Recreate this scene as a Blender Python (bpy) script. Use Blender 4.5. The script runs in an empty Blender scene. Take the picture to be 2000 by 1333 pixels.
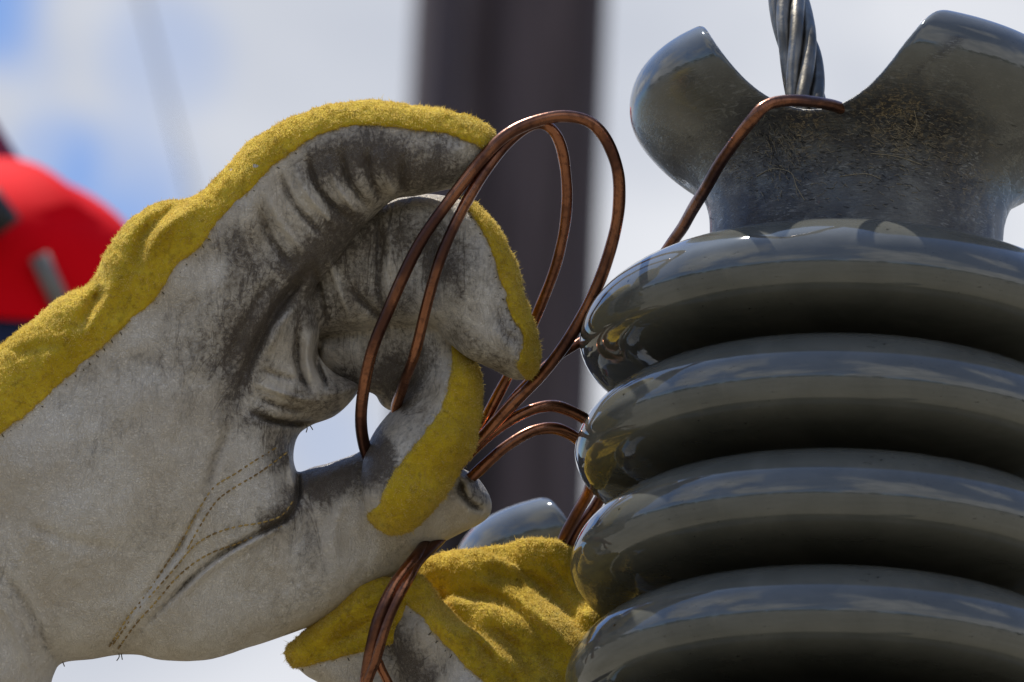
import bpy, bmesh, math, random
import numpy as np
from mathutils import Vector, Matrix
random.seed(7)
rng = np.random.default_rng(7)
R_ = math.radians
S = bpy.context.scene
C = S.collection

# ------------------------------------------------------------------ camera
PX = 0.00017            # metres per photo pixel at the focus distance
D = 2.40                # focus distance
PITCH, ROLL = R_(19.0), R_(2.6)
FOCUS = np.array([0.0, 0.0, 2.60])
fwd = np.array([0, math.cos(PITCH), math.sin(PITCH)])
up0 = np.array([0, -math.sin(PITCH), math.cos(PITCH)])
X0 = np.array([1.0, 0, 0])
right = math.cos(ROLL) * X0 + math.sin(ROLL) * up0
up = -math.sin(ROLL) * X0 + math.cos(ROLL) * up0
CAM = FOCUS - fwd * D
cd = bpy.data.cameras.new('camera'); cam = bpy.data.objects.new('camera', cd); C.objects.link(cam)
cam.matrix_world = Matrix(((right[0], up[0], -fwd[0], CAM[0]), (right[1], up[1], -fwd[1], CAM[1]),
                           (right[2], up[2], -fwd[2], CAM[2]), (0, 0, 0, 1)))
cd.sensor_width = 36; cd.lens = 36 * D / (2000 * PX); cd.clip_start = 0.05; cd.clip_end = 3000
cd.dof.use_dof = True; cd.dof.focus_distance = D; cd.dof.aperture_fstop = cd.lens / 14.0
S.camera = cam

def P(px, py, w=0.0):
    """point seen at photo pixel (px,py), w pixels (0.17 mm each) in front of the focus distance"""
    px, py, w = np.asarray(px, float), np.asarray(py, float), np.asarray(w, float)
    dep = D - w * PX
    a = (px - 1000) * PX * dep / D; b = (666.5 - py) * PX * dep / D
    return CAM + fwd * dep[..., None] + right * a[..., None] + up * b[..., None]
def PV(px, py, w=0.0): return Vector(P(px, py, w))

# ------------------------------------------------------------------ light
SUN_EL, SUN_AZ = R_(65), R_(-42)       # azimuth measured from +Y (the way the camera looks) towards +X
sund = np.array([math.sin(SUN_AZ) * math.cos(SUN_EL), math.cos(SUN_AZ) * math.cos(SUN_EL), math.sin(SUN_EL)])
ld = bpy.data.lights.new('sun', 'SUN'); ld.energy = 4.8; ld.angle = R_(0.6); ld.color = (1, .95, .86)
sun = bpy.data.objects.new('sun', ld); C.objects.link(sun)
sun.rotation_euler = Vector(-sund).to_track_quat('-Z', 'Y').to_euler()
S.view_settings.view_transform = 'Standard'; S.view_settings.look = 'None'
S.view_settings.exposure = 0.30; S.view_settings.gamma = 1; S.view_settings.use_curve_mapping = False
S.cycles.use_denoising = True
S.cycles.max_bounces = 6; S.cycles.caustics_reflective = False; S.cycles.caustics_refractive = False

class N:
    """tiny node helper"""
    def __init__(s, tree): s.t = tree; s.t.nodes.clear()
    def __call__(s, kind, ins=None, **kw):
        n = s.t.nodes.new(kind)
        for k, v in kw.items(): setattr(n, k, v)
        for k, v in (ins or {}).items():
            if isinstance(v, bpy.types.NodeSocket): s.t.links.new(v, n.inputs[k])
            else: n.inputs[k].default_value = v
        return n
    def math(s, op, a, b=0.0, clamp=False): return s('ShaderNodeMath', {0: a, 1: b}, operation=op, use_clamp=clamp).outputs[0]
    def ramp(s, fac, a, b, c=0.0, d=1.0):
        return s('ShaderNodeMapRange', {0: fac, 1: a, 2: b, 3: c, 4: d}, interpolation_type='SMOOTHSTEP').outputs[0]
    def mix(s, fac, a, b, mode='MIX'):
        n = s('ShaderNodeMix', data_type='RGBA', blend_type=mode)
        for i, v in ((0, fac), (6, a), (7, b)):
            if isinstance(v, bpy.types.NodeSocket): s.t.links.new(v, n.inputs[i])
            else: n.inputs[i].default_value = (v if i == 0 else (*v, 1.0))
        return n.outputs[2]
    def noise(s, vec, scale, detail=3.0, rough=.55, dist=0.0):
        return s('ShaderNodeTexNoise', {'Vector': vec, 'Scale': scale, 'Detail': detail, 'Roughness': rough, 'Distortion': dist}).outputs[0]

world = bpy.data.worlds.new('World'); S.world = world; world.use_nodes = True
n = N(world.node_tree)
sky = n('ShaderNodeTexSky', sky_type='NISHITA', sun_disc=False, sun_elevation=SUN_EL, sun_rotation=SUN_AZ, air_density=1.0, dust_density=.6)
geo = n('ShaderNodeTexCoord').outputs['Generated']
mask = n.ramp(n.noise(geo, 1.7, 5, .5, .3), .44, .58)      # broken cloud all over the sky
def spot(px, py, r0, r1, amount):                            # soft-edged gap / bank of cloud at one direction
    d = P(px, py, 0) - CAM; d /= np.linalg.norm(d)
    dot = n('ShaderNodeVectorMath', {0: geo, 1: tuple(d)}, operation='DOT_PRODUCT').outputs['Value']
    c = lambda r: math.cos(r * PX / D)
    return n.ramp(dot, c(r1), c(r0), 0, amount)
mask = n.math('SUBTRACT', mask, spot(1500, -15500, 8000, 13500, .95), True)      # open blue sky high up behind the insulator
mask = n.math('ADD', mask, spot(1000, 600, 1500, 3200, 1.0), True)
fine = n.noise(geo, 26, 4, .55, .4)
for a in ((-60, -10, 30, 190, .95), (240, 375, 30, 185, .55), (110, 300, 10, 120, .5), (200, 560, 60, 260, .35), (320, 110, 20, 170, .38),
          (60, 120, 10, 90, .25), (640, 860, 20, 120, .22)):
    mask = n.math('SUBTRACT', mask, n.math('MULTIPLY', spot(*a), n.ramp(fine, .25, .6, .6, 1.0)), True)
cl = n.mix(n.ramp(n.noise(geo, 9, 4, .5, .5), .35, .68), (4.9, 5.2, 5.9), (7.7, 7.8, 8.1))
low = n('ShaderNodeSeparateXYZ', {0: geo}).outputs[2]
skyc = n.mix(.12, n.mix(1.0, sky.outputs[0], (.65, .92, 1.3), 'MULTIPLY'), (3.2, 3.4, 3.8))
col = n.mix(mask, skyc, cl)
n('ShaderNodeOutputWorld', {0: n('ShaderNodeBackground', {0: col, 1: .095}).outputs[0]})

# ------------------------------------------------------------------ materials
def mat(name, build):
    m = bpy.data.materials.new(name); m.use_nodes = True
    n = N(m.node_tree)
    co = n('ShaderNodeTexCoord').outputs['Object']
    b = n('ShaderNodeBsdfPrincipled'); build(n, co, b)
    n('ShaderNodeOutputMaterial', {0: b.outputs[0]})
    return m
def setc(n, b, key, v):
    if isinstance(v, bpy.types.NodeSocket): n.t.links.new(v, b.inputs[key])
    else: b.inputs[key].default_value = v
def bump(n, b, h, strength, dist, prev=None):
    ins = {'Strength': strength, 'Distance': dist, 'Height': h}
    if prev: ins['Normal'] = prev
    o = n('ShaderNodeBump', ins).outputs[0]
    n.t.links.new(o, b.inputs['Normal']); return o

def m_leather(n, co, b):
    raw = co
    g = n('ShaderNodeAttribute', attribute_name='grime_shade').outputs['Fac']  # dirt mixed with shade painted around the upper glove's fingers
    big = n.noise(co, 28, 5, .6, .8); mid = n.noise(co, 130, 5, .65, 1.2); fin = n.noise(co, 700, 3, .6)
    st = n('ShaderNodeMapping', {'Vector': co, 'Rotation': (0, .75, 0), 'Scale': (1, 1, .25)}).outputs[0]
    streak = n.noise(st, 160, 4, .7, 2.0)
    base = n.mix(n.ramp(big, .35, .65), (.70, .61, .49), (.86, .79, .69))
    base = n.mix(n.ramp(mid, .3, .75, 0, .25), base, (.52, .41, .28))
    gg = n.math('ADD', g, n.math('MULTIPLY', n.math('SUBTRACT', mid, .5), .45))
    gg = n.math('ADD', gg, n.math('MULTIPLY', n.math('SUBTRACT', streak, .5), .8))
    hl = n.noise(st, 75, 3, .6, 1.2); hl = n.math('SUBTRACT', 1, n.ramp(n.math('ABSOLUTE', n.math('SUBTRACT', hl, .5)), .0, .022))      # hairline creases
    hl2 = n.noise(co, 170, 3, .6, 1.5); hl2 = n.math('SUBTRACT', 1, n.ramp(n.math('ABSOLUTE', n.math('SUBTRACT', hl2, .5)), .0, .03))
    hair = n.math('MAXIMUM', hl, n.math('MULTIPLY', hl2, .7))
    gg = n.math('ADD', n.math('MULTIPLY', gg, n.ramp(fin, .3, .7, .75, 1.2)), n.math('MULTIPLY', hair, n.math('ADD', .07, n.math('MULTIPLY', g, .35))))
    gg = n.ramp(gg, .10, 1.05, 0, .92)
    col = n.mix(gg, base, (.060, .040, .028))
    wv = n('ShaderNodeTexNoise', {'Vector': co, 'Scale': 500.0}).outputs['Color']
    wc = n('ShaderNodeVectorMath', {0: wv, 3: .0022}, operation='SCALE').outputs[0]
    wc = n('ShaderNodeVectorMath', {0: co, 1: wc}, operation='ADD').outputs[0]
    vor = n('ShaderNodeTexVoronoi', {'Vector': wc, 'Scale': 1500.0}, feature='DISTANCE_TO_EDGE').outputs['Distance']
    cr = n.ramp(vor, 0, .16)
    col = n.mix(n.math('MULTIPLY', n.math('SUBTRACT', 1, cr), n.ramp(mid, .4, .6, .05, .22)), col, (.70, .64, .52))
    setc(n, b, 'Base Color', col)
    setc(n, b, 'Roughness', n.ramp(gg, 0, 1, .62, .36))
    b.inputs['Specular IOR Level'].default_value = .4
    h = n.math('ADD', n.math('MULTIPLY', cr, .35), n.math('ADD', n.math('SUBTRACT', n.math('MULTIPLY', streak, 1.6), n.math('MULTIPLY', hair, .25)), n.math('MULTIPLY', fin, .35)))
    bump(n, b, h, .9, .0007)
def m_suede(n, co, b):
    a = n.noise(co, 60, 4, .6, .5); f = n.noise(co, 900, 3, .7); c = n.noise(co, 330, 3, .6)
    col = n.mix(n.ramp(a, .3, .7), (.52, .345, .012), (.70, .485, .03))
    col = n.mix(n.ramp(c, .52, .75, 0, .6), col, (.26, .17, .015))
    col = n.mix(n.ramp(n.noise(co, 22, 3, .6), .55, .75, 0, .45), col, (.34, .28, .10))
    setc(n, b, 'Base Color', col); b.inputs['Roughness'].default_value = .95
    b.inputs['Sheen Weight'].default_value = .35; b.inputs['Sheen Roughness'].default_value = .5
    b.inputs['Sheen Tint'].default_value = (1, .9, .45, 1); b.inputs['Specular IOR Level'].default_value = .15
    bump(n, b, n.math('ADD', f, n.math('MULTIPLY', c, 1.4)), .9, .0009)
def m_nap(n, co, b):
    c = n('ShaderNodeAttribute', attribute_name='tone').outputs['Fac']
    col = n.mix(c, (.48, .325, .02), (.93, .755, .27))
    setc(n, b, 'Base Color', col); b.inputs['Roughness'].default_value = .8
    b.inputs['Subsurface Weight'].default_value = 0
    b.inputs['Specular IOR Level'].default_value = .2
def nap_out(m):
    t = m.node_tree; o = next(x for x in t.nodes if x.type == 'OUTPUT_MATERIAL'); b = next(x for x in t.nodes if x.type == 'BSDF_PRINCIPLED')
    tr = t.nodes.new('ShaderNodeBsdfTranslucent'); mx = t.nodes.new('ShaderNodeMixShader'); mx.inputs[0].default_value = .35
    t.links.new(b.inputs['Base Color'].links[0].from_socket, tr.inputs[0])
    t.links.new(b.outputs[0], mx.inputs[1]); t.links.new(tr.outputs[0], mx.inputs[2]); t.links.new(mx.outputs[0], o.inputs[0])
def m_thread(n, co, b):
    setc(n, b, 'Base Color', n.mix(n.ramp(n.noise(co, 200, 2), .4, .6), (.50, .34, .11), (.24, .15, .05))); b.inputs['Roughness'].default_value = .8
def m_darkthread(n, co, b):
    b.inputs['Base Color'].default_value = (.09, .07, .03, 1); b.inputs['Roughness'].default_value = .9
def m_copper(n, co, b):
    a = n.noise(co, 38, 4, .6, .6); c = n.noise(co, 450, 3, .6)
    col = n.mix(n.ramp(a, .35, .65), (.10, .044, .032), (.36, .15, .078))
    col = n.mix(n.ramp(c, .5, .72, 0, .6), col, (.07, .03, .022))
    setc(n, b, 'Base Color', col); b.inputs['Metallic'].default_value = .9
    setc(n, b, 'Roughness', n.ramp(a, .3, .7, .36, .22))
    bump(n, b, n.math('ADD', c, n.noise(co, 120, 2)), .3, .0004)
def m_alu(n, co, b):
    a = n.noise(co, 60, 3, .5)
    setc(n, b, 'Base Color', n.mix(n.ramp(a, .35, .65), (.13, .115, .09), (.29, .265, .22))); b.inputs['Metallic'].default_value = .95
    setc(n, b, 'Roughness', n.ramp(n.noise(co, 400, 3), .3, .7, .3, .5))
    bump(n, b, n.noise(co, 900, 3), .25, .0003)
def glaze(dirty):
    def f(n, co, b):
        a = n.noise(co, 40, 4, .55, .6)
        col = n.mix(n.ramp(a, .3, .7), (.095, .098, .088), (.13, .132, .118))
        sx = n('ShaderNodeMapping', {'Vector': co, 'Rotation': (.3, .5, .2), 'Scale': (1, 1, 5)}).outputs[0]
        scr = n.noise(sx, 150, 6, .72, 2.5)
        blot = n.noise(co, 55, 5, .7, 1.5)
        # black rub marks: few and small everywhere
        marks = n.math('MULTIPLY', n.ramp(n.noise(sx, 120, 3, .6, 2.5), .67, .70), n.ramp(n.noise(co, 26, 2), .46, .56))
        rough = .035
        if dirty:
            z = n('ShaderNodeSeparateXYZ', {0: co}).outputs[2]
            band = n.math('MULTIPLY', n.ramp(z, DZ[0], DZ[1]), n.ramp(z, DZ[2], DZ[3], 1, 0))
            y = n('ShaderNodeAttribute', attribute_name='rubbed').outputs['Fac']
            amt = n.math('MULTIPLY', y, n.ramp(n.math('ADD', n.math('MULTIPLY', scr, .8), n.math('MULTIPLY', blot, .7)), .56, .80))
            col = n.mix(amt, col, n.mix(n.math('MULTIPLY', n.ramp(scr, .52, .60), n.ramp(n.noise(co, 90, 4, .6), .42, .62)), (.012, .012, .016), (.24, .24, .23)))
            brown = n.math('MULTIPLY', n('ShaderNodeAttribute', attribute_name='lichen').outputs['Fac'], n.ramp(n.noise(co, 300, 5, .7, 1.5), .45, .6))
            col = n.mix(brown, col, n.mix(n.ramp(n.noise(sx, 500, 4, .7, 2.0), .48, .56), (.03, .022, .014), (.42, .32, .17)))
            rg = n.ramp(n.math('ADD', amt, brown), 0, .8, .04, .45)
            setc(n, b, 'Roughness', rg)
            bump(n, b, n.math('MULTIPLY', scr, n.math('ADD', y, .02)), .5, .0008)
        else:
            sm = n.noise(co, 75, 2, .5)
            dr = n('ShaderNodeMapping', {'Vector': co, 'Scale': (1, 1, .15)}).outputs[0]
            run = n.noise(dr, 130, 4, .65, .4)                     # dusty water runs
            dust = n.math('MULTIPLY', n.ramp(run, .52, .72), n.ramp(n.noise(co, 18, 3), .4, .65))
            setc(n, b, 'Roughness', n.ramp(n.math('ADD', dust, n.math('MULTIPLY', n.noise(co, 900, 2), .12)), 0, 1, .03, .22))
            col = n.mix(n.math('MULTIPLY', dust, .28), col, (.24, .22, .17))
            bump(n, b, n.math('ADD', sm, n.math('MULTIPLY', n.noise(co, 500, 2), .02)), .07, .002)
        col = n.mix(marks, col, (.015, .015, .015))
        setc(n, b, 'Base Color', col)
        b.inputs['IOR'].default_value = 1.62
        b.inputs['Coat Weight'].default_value = .15; b.inputs['Coat Roughness'].default_value = .02
    return f
DZ = (0, 1, 2, 3)
def flat(c, r=.6, metal=0, var=.15, sc=20, bmp=0, spec=.5):
    def f(n, co, b):
        b.inputs['Specular IOR Level'].default_value = spec
        a = n.noise(co, sc, 4, .6)
        setc(n, b, 'Base Color', n.mix(a, tuple(x * (1 - var) for x in c), tuple(x * (1 + var) for x in c)))
        b.inputs['Roughness'].default_value = r; b.inputs['Metallic'].default_value = metal
        if bmp: bump(n, b, a, .5, bmp)
    return f
def m_pole(n, co, b):
    st = n('ShaderNodeMapping', {'Vector': co, 'Scale': (1, 1, .05)}).outputs[0]
    a = n.noise(st, 22, 5, .65, .4)
    col = n.mix(n.ramp(a, .35, .65), (.042, .028, .030), (.125, .094, .100))
    cr = n.ramp(n.noise(st, 9, 3, .5), .58, .66)
    setc(n, b, 'Base Color', n.mix(cr, col, (.022, .015, .015))); b.inputs['Roughness'].default_value = .85
    bump(n, b, a, .6, .01)
def m_grass(n, co, b):
    a = n.noise(co, .35, 5, .6); c = n.noise(co, 6, 4, .6)
    col = n.mix(n.ramp(a, .35, .65), (.13, .118, .085), (.19, .175, .135))
    setc(n, b, 'Base Color', n.mix(n.ramp(c, .5, .7, 0, .5), col, (.28, .25, .20))); b.inputs['Roughness'].default_value = .95
    bump(n, b, c, .5, .05)

M = {k: mat(k, f) for k, f in dict(leather=m_leather, suede=m_suede, nap=m_nap, thread=m_thread, dark_thread=m_darkthread, copper=m_copper,
     aluminium=m_alu, glaze=glaze(False), glaze_rubbed=glaze(True), pole_wood=m_pole, grass=m_grass,
     straw=flat((.38, .32, .22), .8), red_shell=flat((.80, .001, .008), .8, spec=.08), navy_cloth=flat((.010, .018, .06), .9), skin=flat((.42, .24, .17), .5), black_plastic=flat((.01, .01, .011), .5),
     grey_strap=flat((.22, .21, .2), .7), purple_webbing=flat((.16, .03, .09), .8), steel=flat((.25, .25, .25), .4, .9),
     leaf=flat((.030, .048, .012), .7, sc=2, var=.6), bark=flat((.07, .05, .035), .9), far_wire=flat((.5, .5, .52), .6)).items()}

nap_out(M['nap'])

# ------------------------------------------------------------------ helpers
ORIG = {}
def mesh(name, V, F, m, parent=None, smooth=True, attrs=None):
    V = np.asarray(V, float); off = np.zeros(3)
    if parent is not None: off = np.array(ORIG.get((parent.parent or parent).name, (0, 0, 0)))
    me = bpy.data.meshes.new(name)
    if isinstance(F, np.ndarray):
        k = F.shape[1]
        me.vertices.add(len(V)); me.vertices.foreach_set('co', (V - off).astype(np.float32).ravel())
        me.loops.add(F.size); me.loops.foreach_set('vertex_index', F.astype(np.int32).ravel())
        me.polygons.add(len(F)); me.polygons.foreach_set('loop_start', np.arange(len(F), dtype=np.int32) * k)
        me.update(calc_edges=True)
    else:
        me.from_pydata((V - off).tolist(), [], F)
    if smooth: me.polygons.foreach_set('use_smooth', np.ones(len(me.polygons), bool))
    for k, a in (attrs or {}).items():
        at = me.attributes.new(k, 'FLOAT', 'POINT'); at.data.foreach_set('value', np.asarray(a, np.float32))
    me.materials.append(m)
    o = bpy.data.objects.new(name, me); C.objects.link(o)
    if parent is not None: o.parent = parent
    return o
def thing(name, loc, label, cat, group=None):
    o = bpy.data.objects.new(name, None); C.objects.link(o); o.location = loc; o.empty_display_size = .02
    ORIG[o.name] = tuple(loc)
    return tag(o, label, cat, group)
def tag(o, label=None, cat=None, group=None, kind=None):
    for k, v in (('label', label), ('category', cat), ('group', group), ('kind', kind)):
        if v: o[k] = v
    return o
def catmull(p, n=8, closed=False):
    p = np.asarray(p, float); out = []
    m = len(p); rg = range(m) if closed else range(m - 1)
    for i in rg:
        if closed: a, b, c, d = p[(i - 1) % m], p[i], p[(i + 1) % m], p[(i + 2) % m]
        else: a, b, c, d = p[max(i - 1, 0)], p[i], p[i + 1], p[min(i + 2, m - 1)]
        for k in range(n):
            t = k / n
            out.append(.5 * ((2 * b) + (-a + c) * t + (2 * a - 5 * b + 4 * c - d) * t * t + (-a + 3 * b - 3 * c + d) * t ** 3))
    if not closed: out.append(p[-1])
    return np.array(out)
def tube(pts, rad, sides=12):
    """pts: world points (n,3). returns V,F quads with end caps"""
    pts = np.asarray(pts, float); n_ = len(pts)
    rad = np.broadcast_to(np.asarray(rad, float), (n_,))
    T = np.gradient(pts, axis=0); T /= np.linalg.norm(T, axis=1)[:, None]
    a = np.cross(T[0], [0.3, .9, .2]); a /= np.linalg.norm(a)
    V, F = [], []
    for i in range(n_):
        a = a - T[i] * a.dot(T[i]); a /= np.linalg.norm(a); b = np.cross(T[i], a)
        for k in range(sides):
            t = 2 * math.pi * k / sides
            V.append(pts[i] + rad[i] * (a * math.cos(t) + b * math.sin(t)))
    for i in range(n_ - 1):
        for k in range(sides):
            k2 = (k + 1) % sides
            F.append([i * sides + k, i * sides + k2, (i + 1) * sides + k2, (i + 1) * sides + k])
    F.append(list(range(sides))[::-1]); F.append([(n_ - 1) * sides + k for k in range(sides)])
    return V, F
def merge(parts):
    V, F = [], []
    for v, f in parts:
        o = len(V); V += list(v); F += [[i + o for i in q] for q in f]
    return V, F

def vnoise(x, y, sc, seed):
    r = np.random.default_rng(seed); L = r.random((128, 128)).astype(np.float32)
    x = x / sc + 1000; y = y / sc + 1000
    xi = np.floor(x).astype(int); yi = np.floor(y).astype(int); fx = x - xi; fy = y - yi
    fx = fx * fx * (3 - 2 * fx); fy = fy * fy * (3 - 2 * fy)
    g = lambda i, j: L[i % 128, j % 128]
    return (g(xi, yi) * (1 - fx) + g(xi + 1, yi) * fx) * (1 - fy) + (g(xi, yi + 1) * (1 - fx) + g(xi + 1, yi + 1) * fx) * fy
def seg_dist(U, V, a, b):
    d = b - a; L = max(d @ d, 1e-9)
    t = np.clip(((U - a[0]) * d[0] + (V - a[1]) * d[1]) / L, 0, 1)
    return np.hypot(U - a[0] - t * d[0], V - a[1] - t * d[1]), t
def sd_poly(U, V, p):
    dist = np.full(U.shape, 1e9); ins = np.zeros(U.shape, bool); m = len(p)
    for i in range(m):
        a, b = p[i], p[(i + 1) % m]
        dist = np.minimum(dist, seg_dist(U, V, a, b)[0])
        c = ((a[1] > V) != (b[1] > V))
        with np.errstate(divide='ignore', invalid='ignore'):
            c &= U < (b[0] - a[0]) * (V - a[1]) / (b[1] - a[1] + 1e-12) + a[0]
        ins ^= c
    return np.where(ins, -dist, dist)
def stroke(U, V, pts, width, amt, taper=.25):
    """a soft ridge (amt > 0) or groove along a line"""
    p = catmull(pts, 4); n_ = len(p) - 1
    best = np.full(U.shape, 1e9); par = np.zeros(U.shape)
    for i in range(n_):
        d, t = seg_dist(U, V, p[i], p[i + 1]); k = d < best
        best = np.where(k, d, best); par = np.where(k, (i + t) / n_, par)
    tp = np.clip(np.minimum(par, 1 - par) / max(taper, 1e-3), 0, 1) if taper > 0 else 1.0
    return amt * np.exp(-(best / width) ** 2) * tp
def smin(a, b, k):
    h = np.clip(.5 + .5 * (b - a) / k, 0, 1); return b * (1 - h) + a * h - k * h * (1 - h)
def smax(a, b, k): return -smin(-a, -b, k)

def surface_net(F, org, h):
    """closed quad surface of F<0 on a grid; returns grid-space vertices and quads"""
    s = F < 0
    nx, ny, nz = F.shape
    cnt = np.zeros((nx - 1, ny - 1, nz - 1), np.int8)
    for dx in (0, 1):
        for dy in (0, 1):
            for dz in (0, 1):
                cnt += s[dx:nx - 1 + dx, dy:ny - 1 + dy, dz:nz - 1 + dz]
    act = (cnt > 0) & (cnt < 8)
    idx = -np.ones(act.shape, np.int64); I = np.argwhere(act); idx[act] = np.arange(len(I))
    acc = np.zeros((len(I), 3)); num = np.zeros(len(I))
    cor = [(a, b, c) for a in (0, 1) for b in (0, 1) for c in (0, 1)]
    for a in cor:
        for ax in range(3):
            if a[ax]: continue
            b = list(a); b[ax] = 1
            fa = F[I[:, 0] + a[0], I[:, 1] + a[1], I[:, 2] + a[2]]; fb = F[I[:, 0] + b[0], I[:, 1] + b[1], I[:, 2] + b[2]]
            c = (fa < 0) != (fb < 0)
            t = np.where(c, fa / np.where(c, fa - fb, 1), 0)
            p = np.tile(np.array(a, float), (len(I), 1)); p[:, ax] = t
            acc += p * c[:, None]; num += c
    Vt = (I + acc / num[:, None]) * h + np.array(org)
    Q = []
    for ax in range(3):
        o1, o2 = [(1, 2), (2, 0), (0, 1)][ax]
        sl0 = [slice(None)] * 3; sl1 = [slice(None)] * 3
        sl0[ax] = slice(0, -1); sl1[ax] = slice(1, None)
        e = s[tuple(sl0)] != s[tuple(sl1)]
        E = np.argwhere(e)
        ok = (E[:, o1] > 0) & (E[:, o2] > 0) & (E[:, o1] < F.shape[o1] - 1) & (E[:, o2] < F.shape[o2] - 1)
        E = E[ok]
        sg = s[E[:, 0], E[:, 1], E[:, 2]]
        def cell(d1, d2):
            c = E.copy(); c[:, o1] -= d1; c[:, o2] -= d2; return idx[c[:, 0], c[:, 1], c[:, 2]]
        q = np.stack([cell(1, 1), cell(0, 1), cell(0, 0), cell(1, 0)], 1)
        q[~sg] = q[~sg][:, ::-1]
        Q.append(q)
    return Vt, np.concatenate(Q)
def relax(V, Q, it=2, f=.5):
    """a little Laplacian smoothing"""
    E = np.concatenate([Q[:, [0, 1]], Q[:, [1, 2]], Q[:, [2, 3]], Q[:, [3, 0]]])
    for _ in range(it):
        acc = np.zeros_like(V); c = np.zeros(len(V))
        for k in range(3):
            acc[:, k] = np.bincount(E[:, 0], V[E[:, 1], k], len(V)) + np.bincount(E[:, 1], V[E[:, 0], k], len(V))
        c = np.bincount(E[:, 0], minlength=len(V)) + np.bincount(E[:, 1], minlength=len(V))
        V = V + f * (acc / np.maximum(c, 1)[:, None] - V)
    return V

# ------------------------------------------------------------------ setting
bm = bmesh.new(); bmesh.ops.create_grid(bm, x_segments=60, y_segments=60, size=600)
me = bpy.data.meshes.new('ground'); bm.to_mesh(me); bm.free(); me.materials.append(M['grass'])
ground = bpy.data.objects.new('ground', me); C.objects.link(ground); tag(ground, kind='structure')

def wood():
    V, F = [], []
    for i in range(70):
        a = R_(-90 + (i - 35) * 5.1 / 1.4 + random.uniform(-2, 2)); r = random.uniform(55, 85)
        x, y = math.cos(a) * r, math.sin(a) * r; H = random.uniform(7, 12); cr = random.uniform(2.2, 3.6)
        v, f = tube([(x, y, 0), (x, y, H * .35), (x, y, H * .6)], [.3, .22, .1], 6); o = len(V); V += list(v); F += [[q + o for q in g] for g in f]
        for k in range(420):
            d = rng.normal(size=3); d /= np.linalg.norm(d); d = d * np.array([cr, cr, H * .36]) * rng.uniform(.55, 1.08)
            c = np.array([x, y, H * .62]) + d; s = random.uniform(.25, .55); o = len(V)
            t1 = rng.normal(size=3); t1 /= np.linalg.norm(t1); t2 = np.cross(t1, rng.normal(size=3)); t2 /= np.linalg.norm(t2)
            V += [c + t1 * s, c + t2 * s, c - t1 * s, c - t2 * s]; F.append([o, o + 1, o + 2, o + 3])
    o = mesh('distant_wood', V, F, M['leaf'], smooth=False); tag(o, 'dark green wood of leafy trees far off across the grass', 'trees', kind='stuff')
wood()

# the wooden pole behind, blurred
pa, pb = P(984, 300, -3.04 * D / PX), None
base = Vector((pa[0], pa[1], 0))
t = thing('utility_pole', base, 'thick dark brown wooden pole standing blurred behind the gloves', 'pole')
zz = np.linspace(-.3, 9, 24)
v, f = tube([(base.x, base.y, z) for z in zz], .134 + .012 * (3.5 - zz) * .12, 40)
mesh('shaft', v, f, M['pole_wood'], t)
v, f = tube([(base.x - .05, base.y - .135, z) for z in np.linspace(0, 8.2, 12)], .012, 8)
mesh('ground_wire', v, f, M['pole_wood'], t)
v, f = tube([(base.x, base.y, 8.98), (base.x, base.y, 9.03), (base.x, base.y, 9.06)], [.14, .13, .03], 30); mesh('cap', v, f, M['steel'], t)

# thin overhead line far behind on the left
a, b = P(215, -250, -3.0 * D / PX), P(400, 480, -3.6 * D / PX)
dd = b - a
v, f = tube([a - dd * 2 + dd * k / 4 for k in range(17)], .003, 8)
tag(mesh('overhead_wire', v, f, M['far_wire']), 'thin faint wire slanting across the sky above the red hard hat', 'wire')

# ------------------------------------------------------------------ insulators
def lathe(prof, seg=220):
    V, F = [], []
    for r, z in prof:
        for k in range(seg):
            t = 2 * math.pi * k / seg; V.append((r * math.cos(t), r * math.sin(t), z))
    n_ = len(prof)
    F = np.array([[i * seg + k, i * seg + (k + 1) % seg, (i + 1) * seg + (k + 1) % seg, (i + 1) * seg + k] for i in range(n_ - 1) for k in range(seg)])
    return np.array(V), F
SH_R, SH_S, NSH = 535.0, 230.0, 7      # shed radius, spacing, number (in photo pixels)
shed_prof = catmull([(SH_R - d, z) for d, z in ((262, 118), (225, 108), (150, 94), (90, 74), (45, 44), (14, 8), (0, -32), (5, -58), (20, -78), (46, -90), (86, -95), (140, -96), (195, -99),
                     (245, -103), (274, -107), (281, -110), (270, -114))], 5)
def shed_mesh():
    v, f = lathe(shed_prof[::-1])
    return v * PX, f
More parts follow.
